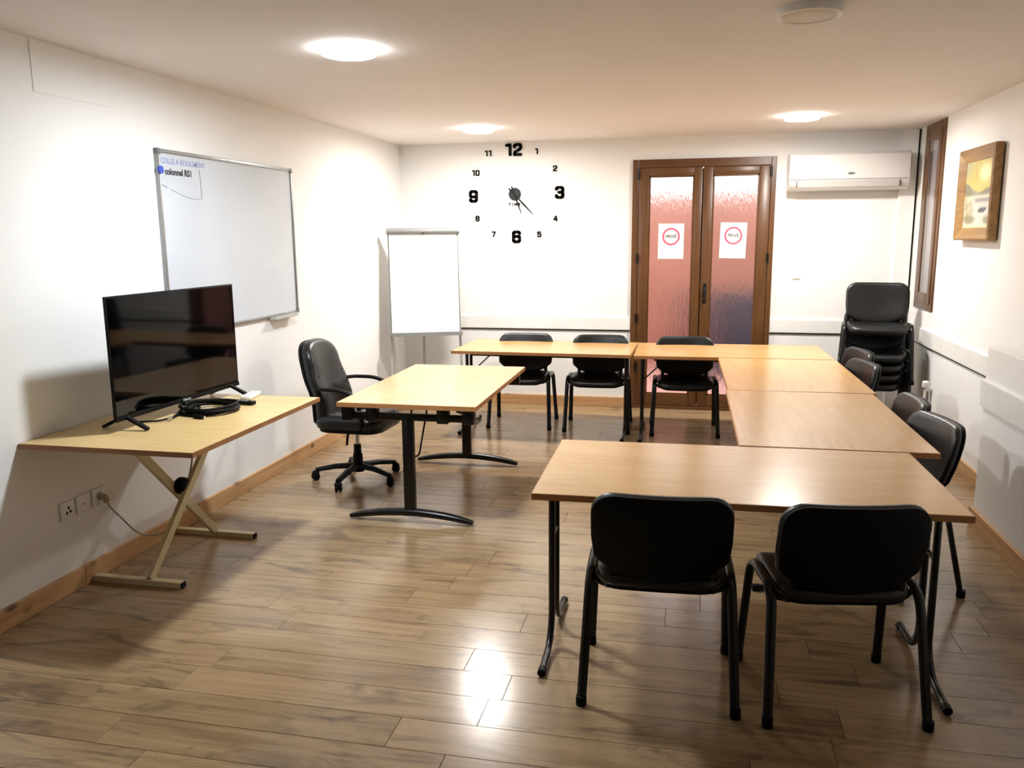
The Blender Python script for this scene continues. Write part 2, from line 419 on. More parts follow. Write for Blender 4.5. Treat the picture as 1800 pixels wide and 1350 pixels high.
# ------------------------------------------------------------------ ceiling lights
def ceiling_light(x, y, label, mat, rim='white_plastic', rad=.13):
    t = thing('ceiling_light', label, 'ceiling light', (x, y, ZC), 0, 'round ceiling lights')
    obj('rim', lathe([(rad*.86, -.03), (rad*.9, -.034), (rad, -.03), (rad, 0), (rad*.8, 0), (rad*.8, -.026), (rad*.86, -.03)], 40), rim, t, smooth=40)
    obj('diffuser', lathe([(0, -.0335), (rad*.5, -.033), (rad*.78, -.031), (rad*.86, -.027), (rad*.86, -.02), (0, -.02)], 40), mat, t, smooth=40)
    return t
cool = lamp_mat('cool lit diffuser', (.87, .94, 1.0, 1), LAMP*1.1)
warm = lamp_mat('warm lit diffuser', (1.0, .97, .93, 1), LAMP)
cool_rim = lamp_mat('cool glowing translucent rim', (.93, .97, 1.0, 1), LAMP*.06)
warm_rim = lamp_mat('warm glowing translucent rim', (1.0, .965, .93, 1), LAMP*.06)
ceiling_light(-1.67, 3.99, 'large glowing cool white round ceiling lamp nearest the whiteboard', cool, cool_rim)
ceiling_light(-1.834, 7.12, 'glowing warm round ceiling lamp above the wall clock', warm, warm_rim)
ceiling_light(.775, 7.065, 'glowing warm round ceiling lamp near the air conditioner', warm, warm_rim)
ceiling_light(.418, 3.76, 'unlit round ceiling lamp at the top edge of the photo', 'off_diff')

# ------------------------------------------------------------------ folding tables
def folding_table(label, cx, cy, L, W, rz, h=.74, top='beech', legoff=0.0, leg_in=.06, group='folding beech tables', spl=(.34, .34), brace=True):
    t = thing('folding_table', label, 'table', (cx, cy, 0), rz, group)
    th = .026
    obj('tabletop', B(-L/2+.003, L/2-.003, -W/2+.003, W/2-.003, h-th, h, bev=.0015), top, t)
    eb = bmesh.new()
    for a, b, c, d in ((-L/2, L/2, -W/2, -W/2+.003), (-L/2, L/2, W/2-.003, W/2), (-L/2, -L/2+.003, -W/2+.003, W/2-.003), (L/2-.003, L/2, -W/2+.003, W/2-.003)): box(eb, a, b, c, d, h-th, h-.001)
    obj('edge_band', eb, 'edge', t)
    for s in (-1, 1):
        x = s*(L/2-leg_in)
        for q in (-1, 1):
            y = legoff+q*.065; ye = legoff+q*spl[0 if q < 0 else 1]
            lg = obj('leg', T(fillet([(x, y, h-th-.012), (x, y, .11), (x, y+q*.075, .03), (x, ye, .016)], [.07, .05], 6), .016, .014, 10), 'black_metal', t, smooth=50)
            ft = T([(x, ye-q*.03, .018), (x, ye+q*.004, .0165)], .0175, .0165, 10); obj('end_cap', ft, 'black_plastic', lg, smooth=50)
        obj('leg_bracket', B(x-.03, x+.03, legoff-.14, legoff+.14, h-th-.022, h-th, bev=.004), 'black_metal', t)
        obj('crossbar', T([(x, legoff-.065, h-.26), (x, legoff+.065, h-.26)], .01), 'black_metal', t, smooth=50)
        if brace: obj('folding_brace', T([(x-s*.005, legoff, h-.26), (x-s*.24, legoff, h-th-.012)], .006, .006, 8), 'black_metal', t, smooth=50)
    for q in (-1, 1): obj('support_rail', B(-L/2+.16, L/2-.16, q*W*.36-.012, q*W*.36+.012, h-th-.028, h-th), 'black_metal', t)
    return t
R = math.radians
folding_table('beech folding table nearest the camera with two black chairs in front of it', .187, 3.470, 1.57, .868, R(1.1), legoff=-.13, leg_in=.045, brace=False)
folding_table('beech folding table behind the nearest table in the right-hand row', .655, 4.642, 1.43, .872, R(90.5))
folding_table('beech folding table in the right-hand row touching the far row by the door', .655, 6.066, 1.395, .885, R(91.0))
folding_table('beech folding table in the far row beneath the wall clock', -1.255, 7.215, 1.53, .83, R(-1.0), legoff=-.07)
folding_table('beech folding table in the far row in front of the glazed door', .30, 7.195, 1.55, .84, R(1.0), legoff=-.06)

# ------------------------------------------------------------------ desk with arched feet
dk = thing('desk', 'pale wooden desk on black T-legs with arched feet beside the office chair', 'desk', (-1.648, 5.30, 0), R(90.4))
h, th, L, W = .74, .028, 1.50, .86
obj('desktop', B(-L/2+.003, L/2-.003, -W/2+.003, W/2-.003, h-th, h, bev=.0015), 'beech_pale', dk)
eb = bmesh.new()
for a, b, c, d in ((-L/2, L/2, -W/2, -W/2+.003), (-L/2, L/2, W/2-.003, W/2), (-L/2, -L/2+.003, -W/2+.003, W/2-.003), (L/2-.003, L/2, -W/2+.003, W/2-.003)): box(eb, a, b, c, d, h-th, h-.001)
obj('edge_band', eb, 'edge', dk)
for x in (-.70, .63):
    lg = obj('leg', B(x-.022, x+.022, -.034, .034, .05, .655, bev=.006), 'black_metal', dk, smooth=40)
    obj('beam', B(x-.02, x+.02, -.40, .40, .635, .675, bev=.006), 'black_metal', lg, smooth=40)
    for yy in (-.375, -.22, .22, .375): obj('bracket', B(x-.03, x+.03, yy-.035, yy+.035, .625, h-th, bev=.006), 'black_metal', lg, smooth=40)
    n = 16; arc = [(x, -.39+.78*i/n, .02+.045*(1-((i/n-.5)*2)**2)) for i in range(n+1)]
    obj('foot', T(arc, .034, .024, 12, taper=lambda q: .55+.45*math.sin(PI*min(1, max(0, q)))**.5), 'black_metal', lg, smooth=50)
    sx = 1 if x < 0 else -1
    obj('folding_brace', T(fillet([(x+sx*.25, -.05, h-th-.006), (x+sx*.05, -.045, .4), (x+sx*.05, .045, .4), (x+sx*.25, .05, h-th-.006)], .03), .006, .006, 8), 'black_metal', lg, smooth=50)
for q in (-.3, .3): obj('support_rail', B(-.66, .60, q-.014, q+.014, h-th-.03, h-th), 'black_metal', dk)

# ------------------------------------------------------------------ television table with crossed legs
TZ = .808
tt = thing('side_table', 'plywood table on crossed cream steel legs against the left wall', 'table', (-2.52, 3.72, 0), 0)
obj('tabletop', B(-.435, .435, -.625, .628, TZ-.024, TZ-.0008, bev=.001), 'ply', tt)
eb = obj('edge_band', ringbox(TZ-.0245, TZ-.001, -.438, .438, -.628, .631, .003, 0), 'edge_dark', tt)
# ringbox lies across x; turn it flat: (x, a, b) -> (a, b, x)
for v in eb.data.vertices: v.co = Vector((v.co.y, v.co.z, v.co.x))
XS = -.14
for s, yfoot, xs, yt in ((-1, -.255, XS+.035, .50), (1, .445, XS-.03, -.27)):
    ft = obj('foot', B(-.425, .075, yfoot-.02, yfoot+.02, 0, .032, bev=.003), 'cream_metal', tt)
    obj('end_cap', B(.075, .083, yfoot-.017, yfoot+.017, .003, .029), 'black_plastic', ft)
    obj('strut', bar((xs, yfoot, .03), (xs, yt, TZ-.05), .045, .024, up=(1, 0, 0)), 'cream_metal', tt)
    obj('top_bearer', B(-.36, .2, yt-.014, yt+.014, TZ-.055, TZ-.024, bev=.002), 'cream_metal', tt)
kb = lathe([(0, -.03), (.036, -.028), (.046, -.015), (.046, .015), (.036, .03), (0, .032)], 20)
ko = obj('pivot_knob', kb, 'black_plastic', tt, smooth=40); ko.rotation_euler = (0, PI/2, 0); ko.location = (XS+.002, .112, .405)

# ------------------------------------------------------------------ television
tv = thing('television', 'black flat-screen television standing on the plywood table', 'television', (-2.64, 3.868, TZ), R(87.8))
W2, Z0, Z1 = .515, .05, .642           # local x along the width, front faces -y
obj('cabinet', B(-W2, W2, -.012, .002, Z0, Z1, bev=.003), 'black_plastic', tv, smooth=40)
obj('rear_housing', B(-W2*.8, W2*.8, .002, .058, Z0+.03, Z1-.16, bev=.015), 'black_plastic', tv, smooth=40)
obj('screen', B(-W2+.008, W2-.008, -.0135, -.0118, Z0+.026, Z1-.008), 'screen', tv)
chin = obj('lower_bezel', B(-W2, W2, -.016, -.011, Z0, Z0+.02, bev=.002), 'black_plastic', tv)
o = obj('lettering', text_mesh('Hisense', .02, .0003, .0004), 'light_grey', chin); o.location = (.02, -.0166, Z0+.011); o.rotation_euler = ON_BACK
obj('receiver', B(.0, .05, -.012, .004, Z0-.018, Z0+.002, bev=.003), 'black_plastic', tv)
for x in (-.44, .43):
    bm = bmesh.new()
    for s in (-1, 1): bar((x, s*.01, Z0+.012), (x, s*.125, .008), .022, .014, bm=bm)
    obj('foot', bm, 'black_plastic', tv)

def cable(name, pts, rad, mat, label, parent=None, sub=8):
    P = [Vector(p) for p in pts]; out = []
    for i in range(len(P)-1):
        p0, p1, p2, p3 = P[max(i-1, 0)], P[i], P[i+1], P[min(i+2, len(P)-1)]
        for k in range(sub):
            t = k/sub; out.append(.5*((2*p1)+(p2-p0)*t+(2*p0-5*p1+4*p2-p3)*t*t+(3*p1-p0-3*p2+p3)*t**3))
    out.append(P[-1]); o = obj(name, T(out, rad, rad, 8), mat, parent, smooth=60)
    if label: tag(o, label, 'cable')
    return o
# coil of cable with plug ends
cc = Vector((-2.485, 3.885, TZ)); pts = []
for i in range(131):
    a = i/130*2*PI*4.15+2.6; k = i/130
    rr = .135+.012*math.sin(3.1*k*6)+.008*math.cos(a*1.7); z = .009+.034*k+.004*math.sin(a*2.3)
    pts.append(cc+Vector((rr*math.cos(a), rr*math.sin(a), z)))
pts = [cc+Vector((.02, -.165, .009))]+pts
ck = obj('cable_coil', T(pts, .0085, .0085, 8), 'black_plastic', smooth=60); tag(ck, 'coiled black video cable lying on the plywood table', 'cable')
obj('plug', T([cc+Vector((.01, -.17, .011)), cc+Vector((.065, -.18, .011))], .012, .011, 8), 'black_plastic', ck, smooth=50)
obj('connector', T([cc+Vector((.063, -.18, .011)), cc+Vector((.078, -.182, .011))], .007, .006, 8), 'chrome', ck, smooth=50)
cb = cable('power_cable', [(-2.70, 3.55, TZ+.008), (-2.60, 3.60, TZ+.008), (-2.585, 3.72, TZ+.007), (-2.61, 3.82, TZ+.007), (-2.68, 3.9, TZ+.02), (-2.68, 3.95, TZ+.05)], .005, 'black_plastic', 'thin black cable looping out from under the television')
vc = cable('connector_lead', [(-2.62, 3.80, TZ+.007), (-2.585, 3.73, TZ+.008), (-2.565, 3.655, TZ+.008)], .006, 'black_plastic', 'short black lead with a metal plug in front of the television')
obj('plug', T([(-2.567, 3.66, TZ+.0095), (-2.56, 3.628, TZ+.0095)], .009, .009, 8), 'chrome', vc, smooth=50)
# remotes
rm = thing('remote_control', 'black television remote control behind the coiled cable', 'remote', (-2.47, 4.095, TZ), R(-6))
obj('shell', B(-.125, .125, -.024, .024, 0, .02, bev=.006), 'black_plastic', rm, smooth=40)
for i in range(7):
    for j in (-1, 0, 1): obj('button', B(-.07+i*.024, -.056+i*.024, j*.014-.005, j*.014+.005, .02, .0225), 'grey_plastic', rm)
obj('sticker', B(-.035, .0, -.012, .012, .0201, .0204), 'paper', rm)
wm = thing('remote_control', 'white air conditioner remote control at the corner of the plywood table', 'remote', (-2.474, 4.275, TZ), R(97))
obj('shell', B(-.085, .085, -.03, .03, 0, .024, bev=.007), 'white_plastic', wm, smooth=40)
obj('display', B(-.07, -.03, -.02, .02, .024, .0245), 'light_grey', wm)
for i in range(3): obj('button', B(-.015+i*.03, .003+i*.03, -.008, .008, .024, .0255), 'light_grey', wm)
# sockets on the left wall with plug and ivory cable
def wall_plate(name, label, y, z, holes):
    t = thing(name, label, 'socket', (XL, y, z), 0)
    obj('plate', B(0, .011, -.047, .047, -.045, .045, bev=.003), 'white_plastic', t, smooth=40)
    for hy, hz, hr in holes:
        q = obj('hole', lathe([(0, 0), (hr, 0), (hr, .0012), (0, .0012)], 14), 'dark_hole', t); q.rotation_euler = (0, PI/2, 0); q.location = (.0108, hy, hz)
    return t
wall_plate('wall_socket', 'white wall socket with three black holes under the plywood table', 3.338, .41, [(.006, .014, .0075), (-.008, -.01, .0075), (.016, -.007, .0075)])
wall_plate('aerial_socket', 'white wall plate with a single small hole beside the three-hole socket', 3.448, .412, [(.004, -.004, .004)])
ps = wall_plate('power_socket', 'white wall power socket with an ivory plug pushed in', 3.558, .414, [])
obj('recess', lathe([(0, 0), (.021, 0), (.021, .002), (.019, .002), (0, .001)], 20), 'light_grey', ps, smooth=40, loc=(.0108, .004, 0), rot=(0, PI/2, 0))
pc = cable('mains_cable', [(XL+.05, 3.565, .39), (XL+.055, 3.58, .35), (XL+.07, 3.64, .27), (XL+.10, 3.70, .18), (XL+.15, 3.75, .145), (XL+.23, 3.77, .17), (XL+.28, 3.80, .26), (XL+.31, 3.88, .42), (XL+.30, 3.95, .55), (XL+.26, 3.98, .7), (XL+.2, 3.98, TZ-.03)], .005, 'cable_white', 'ivory mains cable drooping from the wall plug to the table leg')
obj('plug', T([(XL+.013, 3.562, .414), (XL+.04, 3.562, .412), (XL+.052, 3.566, .385)], .017, .017, 12), 'cable_white', pc, smooth=50)

# ------------------------------------------------------------------ stacking chairs (front faces -y)
def make_chair(label, loc, rz, group):
    t = thing('stacking_chair', label, 'chair', loc, rz, group)
    def seat_fn(a, b, w_):
        z = .432+w_+.012*(a/.24)**2*(1 if w_ > .02 else .4)-.03*max(0, (-b-.1)/.12)**2
        return Vector((a, b-.045, z))
    obj('seat', pad(dense(rrect(.475, .42, .09), .05), .042, seat_fn, crown=.004, rnd=.45), 'leather', t, smooth=70)
    def shell_fn(a, b, w_): return seat_fn(a, b, 0)+Vector((0, 0, w_-.012))
    obj('seat_shell', pad(dense(rrect(.45, .40, .08), .06), .014, shell_fn, crown=0), 'black_plastic', t, smooth=50)
    out = []
    n = 14
    for i in range(n+1):
        q = -1+2*i/n; out.append((.235*q, .032-.08*(1-q*q)**.75))
    out += [(.246, .045), (.254, .12), (.254, .22)]
    for k in range(1, 7):
        a = PI/2*k/6; out.append((.254-.085+.085*math.cos(a), .225+.085*math.sin(a)))
    for k in range(0, 6):
        a = PI/2+PI/2*k/6; out.append((-.254+.085+.085*math.cos(a), .225+.085*math.sin(a)))
    out += [(-.254, .22), (-.254, .12), (-.246, .045)]
    out = dense(out, .045)
    def bfn(off):
        def fn(a, b, w_):
            y = .165+.27*b-.034*(a/.24)**2+off-w_+.012*math.sin(PI*max(0, min(1, b/.31)))
            return Vector((a, y, .507+b*.985))
        return fn
    obj('backrest', pad(out, .044, bfn(.0), crown=.004, rnd=.45, cen=(0, .15)), 'leather', t, smooth=70)
    obj('back_shell', pad([(a*.985, .15+(b-.15)*.985) for a, b in out], .013, bfn(.0125), crown=0, rnd=.4, cen=(0, .15)), 'black_plastic', t, smooth=60)
    for s in (-1, 1):
        path = fillet([(s*.277, -.235, .012), (s*.258, -.165, .472), (s*.256, .14, .472), (s*.277, .24, .012)], [.075, .075], 7)
        lg = obj('leg_frame', T(path, .0185, .013, 10), 'black_metal', t, smooth=50)
        for yy in (-.236, .241): obj('foot_cap', lathe([(0, 0), (.0195, 0), (.0205, .004), (.02, .035), (0, .035)], 12, off=(s*.277, yy, 0)), 'black_plastic', lg, smooth=40)
        up = fillet([(s*.19, -.02, .412), (s*.19, .125, .415), (s*.19, .142, .48), (s*.185, .152, .57)], [.05, .03], 6)
        obj('back_upright', T(up, .016, .009, 10), 'black_metal', t, smooth=50)
    for yy in (-.14, .08): obj('crossbar', T(fillet([(-.262, yy, .452), (-.22, yy, .409), (.22, yy, .409), (.262, yy, .452)], .03), .010, .010, 8), 'black_metal', t, smooth=50)
    return t
ch = make_chair('black leatherette chair in the foreground at the left end of the nearest table', (-.098, 3.075, 0), R(182.2), 'black stacking chairs at the tables')
def chair(x, y, deg, label, z=0, group='black stacking chairs at the tables'): return copy_tree(ch, (x, y, z), R(deg), label, group)
chair(.53, 3.095, 189.5, 'black leatherette chair in the foreground at the right end of the nearest table')
chair(-1.51, 7.36, 1.5, 'black chair behind the far table, nearest the flip chart')
chair(-.815, 7.335, 1.5, 'black chair behind the far table, just left of the glazed door')
chair(-.06, 7.32, 3, 'black chair behind the far table in front of the glazed door')
chair(1.08, 6.85, -80, 'black chair on the right row, farthest from the camera by the chair stack')
chair(.995, 6.2, -78, 'black chair on the right row, second from the chair stack')
chair(1.0, 4.88, -88, 'black chair with creased shiny back on the right row beside the wall valve')
chair(.993, 4.325, -79, 'black chair on the right row, nearest the low boxed wall')
for i, (z, dy) in enumerate([(0, 0), (.08, -.012), (.16, -.024), (.245, -.036), (.47, -.03)]):
    chair(1.50+.006*i, 7.60+dy, -8, ['lowest black chair in the corner stack', 'second black chair from the bottom of the corner stack', 'middle black chair of the corner stack', 'fourth black chair from the bottom of the corner stack', 'topmost black chair of the corner stack with its whole back showing'][i], z, 'black chairs stacked in the corner')

# ------------------------------------------------------------------ office chair (faces +x)
oc = thing('office_chair', 'black leather swivel office chair with armrests behind the desk', 'chair', (-2.31, 5.39, 0), R(-2))
obj('seat', pad(dense(rrect(.50, .49, .1), .05), .1, lambda a, b, w_: Vector((a+.02, b, .405+w_-.03*max(0, (a-.1)/.15)**2)), crown=.012, rnd=.4), 'leather_soft', oc, smooth=70)
obj('seat_pan', pad(dense(rrect(.46, .45, .1), .08), .03, lambda a, b, w_: Vector((a+.02, b, .385+w_)), crown=0), 'black_plastic', oc, smooth=50)
out = []
for i in range(25):
    a = PI*i/24; out.append((.215*math.copysign(abs(math.cos(a))**.75, math.cos(a)), .42+.16*math.sin(a)**.8))
out += [(-.235, .3), (-.235, .12), (-.215, .02), (-.16, -.01), (.16, -.01), (.215, .02), (.235, .12), (.235, .3)]
out = dense(out, .05)
def ofn(a, b, w_): return Vector((-.235-.19*b+w_*.98+.03*math.exp(-((b-.18)/.12)**2)+.035*(a/.23)**2, a, .425+b))
bk = obj('backrest', pad(out, .085, ofn, crown=.015, rnd=.4, cen=(0, .28)), 'leather_soft', oc, smooth=70)
obj('seam', T([ofn(-.19+.38*i/12, .345-.028*math.sin(PI*i/12), .093) for i in range(13)], .004, .004, 6), 'black_plastic', bk, smooth=60)
obj('back_shell', pad([(a*.97, .28+(b-.28)*.97) for a, b in out], .02, lambda a, b, w_: ofn(a, b, w_-.018), crown=0, cen=(0, .28)), 'black_plastic', oc, smooth=60)
for s in (-1, 1):
    p = fillet([(-.19, s*.2, .70), (-.13, s*.272, .70), (.02, s*.28, .70), (.13, s*.28, .665), (.17, s*.265, .48), (.12, s*.2, .41)], [.03, .08, .06, .06, .04], 6)
    obj('armrest', T(p, .023, .013, 12), 'black_plastic', oc, smooth=60)
obj('mechanism', B(-.09, .09, -.06, .06, .355, .392, bev=.008), 'black_metal', oc, smooth=40)
obj('gas_column', lathe([(0, .2), (.016, .2), (.016, .36), (0, .36)], 16), 'chrome', oc, smooth=40)
obj('column_sleeve', lathe([(0, .075), (.036, .075), (.034, .19), (.028, .195), (.026, .26), (0, .26)], 18), 'black_plastic', oc, smooth=40)
obj('lever', T(fillet([(-.03, -.03, .37), (-.035, -.075, .345), (-.04, -.085, .27)], .03), .008, .01, 8), 'black_plastic', oc, smooth=60)
hub = obj('star_base', lathe([(0, .065), (.045, .065), (.05, .09), (.042, .125), (0, .13)], 20), 'black_plastic', oc, smooth=40)
for k in range(5):
    a = R(-92+72*k); d = Vector((math.cos(a), math.sin(a), 0))
    obj('base_arm', T([d*.03+Vector((0, 0, .105)), d*.16+Vector((0, 0, .1)), d*.30+Vector((0, 0, .076))], .03, .02, 10, taper=lambda q: 1.1-.35*q), 'black_plastic', hub, smooth=50)
    cs = obj('caster', lathe([(0, -.024), (.02, -.024), (.0265, -.018), (.0265, -.006), (.016, -.004), (.016, .004), (.0265, .006), (.0265, .018), (.02, .024), (0, .024)], 18), 'black_plastic', hub, smooth=40)
    cs.rotation_euler = (PI/2, 0, a+.6); cs.location = d*.305+Vector((0, 0, .0268))
    obj('caster_hood', pad(rrect(.05, .05, .02), .03, lambda x, y, w_, d=d: d*.305+Vector((x, y, .035+w_)), crown=.006), 'black_plastic', hub, smooth=60)

# ------------------------------------------------------------------ flip chart
fc = thing('flip_chart', 'white flip chart easel with blank paper pad in the back left corner', 'flip chart', (-2.545, 7.70, 0), R(21.9))
LEAN = .11
def fp(x, z, y=0): return Vector((x, -LEAN*(1.78-z)/1.02+y, z))
def slab(x0, x1, z0, z1, y0, y1, bm=None):
    bm = bm or bmesh.new(); v = [bm.verts.new(fp(x, z, y)) for y in (y0, y1) for x, z in ((x0, z0), (x1, z0), (x1, z1), (x0, z1))]
    for q in ((0, 1, 2, 3), (7, 6, 5, 4), (0, 4, 5, 1), (1, 5, 6, 2), (2, 6, 7, 3), (3, 7, 4, 0)): bm.faces.new([v[i] for i in q])
    return bm
obj('board', slab(-.335, .335, .79, 1.78, 0, .014), 'easel', fc)
obj('paper_pad', slab(-.322, .322, .80, 1.735, -.009, -.0005), 'paper', fc)
cl = obj('clamp_bar', T([fp(-.345, 1.755, -.008), fp(.345, 1.755, -.008)], .034, .03, 14), 'easel', fc, smooth=50)
obj('clamp_knob', T([fp(0, 1.742, -.036), fp(0, 1.742, -.028)], .016, .016, 14), 'chrome', cl, smooth=40)
tr = slab(-.345, .345, .772, .784, -.07, .014); slab(-.345, .345, .772, .805, -.074, -.07, tr)
obj('pen_tray', tr, 'easel', fc)
for s in (-1, 1): obj('leg', T([fp(s*.318, 1.7, .024), fp(s*.33, .8, .024), fp(s*.345, .006, .01)], .013, .013, 10), 'easel_leg', fc, smooth=50)
obj('leg', T([Vector((0, .03, 1.66)), Vector((0, .19, .8)), Vector((0, .34, .006))], .013, .013, 10), 'easel_leg', fc, smooth=50)
obj('leg_clamp', T([Vector((0, .195, .76)), Vector((0, .178, .85))], .018, .018, 10), 'grey_plastic', fc, smooth=50)

# ------------------------------------------------------------------ whiteboard
wbd = thing('whiteboard', 'white magnetic board with marker scribble on the left wall', 'whiteboard', (XL, 0, 0), 0)
y0, y1, z0, z1 = 4.255, 5.862, 1.147, 2.207
obj('panel', B(.002, .012, y0+.015, y1-.015, z0+.015, z1-.015), 'board', wbd)
fr = [('frame_bar', y0, y0+.02, z0, z1), ('frame_bar', y1-.02, y1, z0, z1), ('frame_bar', y0+.02, y1-.02, z0, z0+.02), ('frame_bar', y0+.02, y1-.02, z1-.02, z1)]
for n_, a, b, c, d in fr: obj(n_, B(0, .022, a, b, c, d, bev=.003), 'alu', wbd, smooth=40)
for a in (y0, y1-.03):
    for c in (z0, z1-.03): obj('corner_cap', B(-.0, .025, a-.002, a+.032, c-.002, c+.032, bev=.004), 'grey_plastic', wbd, smooth=40)
def stroke(pts, wd=.006):
    bm = bmesh.new()
    for a, b in zip(pts, pts[1:]): bar((.0126, a[0], a[1]), (.0126, b[0], b[1]), .0008, wd, up=(1, 0, 0), bm=bm)
    return bm
def wall_text(s, y, z, size, mat, off):
    o = obj('handwriting', text_mesh(s, size, .0003, off), mat, wbd); o.location = (.0125, y, z); o.rotation_euler = ON_LEFT; return o
wall_text('colonnel RS1', 4.46, 2.085, .05, 'ink', .002)
wall_text('COLLE A ROULEMENT', 4.515, 2.143, .044, 'ink_faint', .001)
obj('handwriting', stroke([(4.295, 2.01), (4.34, 1.995)], .006), 'ink', wbd)
obj('handwriting', stroke([(4.37, 1.987), (4.45, 1.965), (4.55, 1.945), (4.64, 1.94), (4.672, 1.945), (4.678, 1.97), (4.675, 2.05), (4.668, 2.12)], .0045), 'ink_grey', wbd)
tr = B(.0, .065, 5.42, 5.76, 1.132, 1.147, bev=.003); box(tr, .06, .065, 5.42, 5.76, 1.147, 1.158)
tro = obj('pen_tray', tr, 'light_grey', wbd)
mg = obj('board_magnet', T([(XL+.022, 4.267, 2.09), (XL+.034, 4.267, 2.09)], .022, .022, 16), 'blue', smooth=40); tag(mg, 'round blue magnet on the left edge of the whiteboard', 'magnet')

# ------------------------------------------------------------------ wall clock of separate numerals
CX, CZ = -1.767, 2.111
def ck_pos(px, py):
    dx, dy = (px-710)/6.752, (py-680)/6.752
    return CX+.00576*dx, CZ-.0055*(dy+.0164*dx)
wc = thing('wall_clock', 'large wall clock of separate black numerals stuck round a dark centre', 'clock', (0, YB, 0), 0)
DIG = {'0': ([(.13, .2), (.13, .8), (.2, .87), (.5, .87), (.57, .8), (.57, .2), (.5, .13), (.2, .13), (.13, .2)],),
       '1': ([(.17, .83), (.42, .87), (.42, .13)],),
       '2': ([(.13, .70), (.13, .8), (.2, .87), (.5, .87), (.57, .8), (.57, .6), (.5, .52), (.17, .32), (.13, .13), (.57, .13)],),
       '3': ([(.13, .74), (.13, .81), (.2, .87), (.5, .87), (.57, .8), (.57, .6), (.5, .51), (.3, .51)], [(.5, .51), (.57, .42), (.57, .2), (.5, .13), (.2, .13), (.13, .19), (.13, .27)]),
       '4': ([(.48, .13), (.48, .87), (.42, .87), (.10, .33), (.62, .33)],),
       '5': ([(.57, .87), (.14, .87), (.14, .55), (.5, .58), (.57, .5), (.57, .2), (.5, .13), (.2, .13), (.13, .19), (.13, .27)],),
       '6': ([(.57, .74), (.57, .81), (.5, .87), (.2, .87), (.13, .8), (.13, .2), (.2, .13), (.5, .13), (.57, .2), (.57, .48), (.5, .54), (.2, .54)],),
       '7': ([(.11, .87), (.57, .87), (.28, .13)],),
       '8': ([(.2, .52), (.14, .6), (.14, .8), (.2, .87), (.5, .87), (.56, .8), (.56, .6), (.5, .52), (.2, .52), (.13, .44), (.13, .2), (.2, .13), (.5, .13), (.57, .2), (.57, .44), (.5, .52)],)}
DIG['9'] = tuple([(.7-a_, 1-b_) for a_, b_ in pl] for pl in DIG['6'])
def numeral(s_, hgt, th=.235):
    bm = bmesh.new(); adv = .60; W_ = .7+adv*(len(s_)-1)
    def P(q, i): return Vector(((q[0]+i*adv-W_/2)*hgt, -.006, (q[1]-.5)*hgt))
    for i, c in enumerate(s_):
        for pl in DIG[c]:
            for a_, b_ in zip(pl, pl[1:]): bar(P(a_, i), P(b_, i), .006, th*hgt, up=(0, 1, 0), bm=bm) if False else bar(P(a_, i), P(b_, i), th*hgt, .006, up=(0, 1, 0), bm=bm)
            for q in pl:
                c0 = P(q, i); o8 = [(.5*th*hgt*math.cos(PI*k/6), .5*th*hgt*math.sin(PI*k/6)) for k in range(12)]
                f1 = [bm.verts.new(c0+Vector((x_, -.003, z_))) for x_, z_ in o8]; f2 = [bm.verts.new(c0+Vector((x_, .003, z_))) for x_, z_ in o8]
                bm.faces.new(f1); bm.faces.new(f2[::-1])
                for k in range(12): bm.faces.new((f1[k], f1[(k+1) % 12], f2[(k+1) % 12], f2[k]))
    return bm
for s, px, py, big in (('12', 697, 160, 1), ('1', 972, 182, 0), ('2', 1182, 382, 0), ('3', 1235, 663, 1), ('4', 1187, 970, 0), ('5', 997, 1160, 0), ('6', 727, 1192, 1), ('7', 455, 1163, 0), ('8', 260, 975, 0), ('9', 215, 708, 1), ('10', 245, 430, 0), ('11', 402, 200, 0)):
    x, z = ck_pos(px, py); o = obj('numeral', numeral(s, .128, .228) if big else numeral(s, .06, .21), 'numeral', wc)
    o.location = (x, 0, z); o.scale = (1.1, 1, 1)
x, z = ck_pos(710, 682)
o = obj('centre_cap', lathe([(0, 0), (.061, 0), (.061, .012), (.055, .018), (0, .018)], 36), 'clock_disc', wc, smooth=40); o.location = (x, 0, z); o.rotation_euler = (PI/2, 0, 0)
def hand(name, p0, p1, w0, y):
    a, b = ck_pos(*p0), ck_pos(*p1); d = Vector((b[0]-a[0], 0, b[1]-a[1])); nrm = Vector((-d.z, 0, d.x)).normalized(); A = Vector((a[0], 0, a[1])); bm = bmesh.new(); ring = []
    for yy in (y, y-.0015): ring.append([bm.verts.new(A+d*t_+nrm*w_*w0+Vector((0, yy, 0))) for t_, w_ in ((0, .9), (0, -.9), (.3, -.55), (.62, -1), (1, -.35), (1, .35), (.62, 1), (.3, .55))])
    bm.faces.new(ring[0]); bm.faces.new(ring[1][::-1])
    for j in range(8): bm.faces.new((ring[0][j], ring[0][(j+1) % 8], ring[1][(j+1) % 8], ring[1][j]))
    obj(name, bm, 'numeral', wc)
hand('hour_hand', (676, 592), (790, 915), .0085, -.021); hand('minute_hand', (643, 615), (925, 917), .0085, -.025)
o = obj('lettering', text_mesh('T I M E', .036, .0015, .0026, 1.08), 'numeral', wc); x, z = ck_pos(704, 806); o.location = (x, -.002, z); o.rotation_euler = ON_BACK

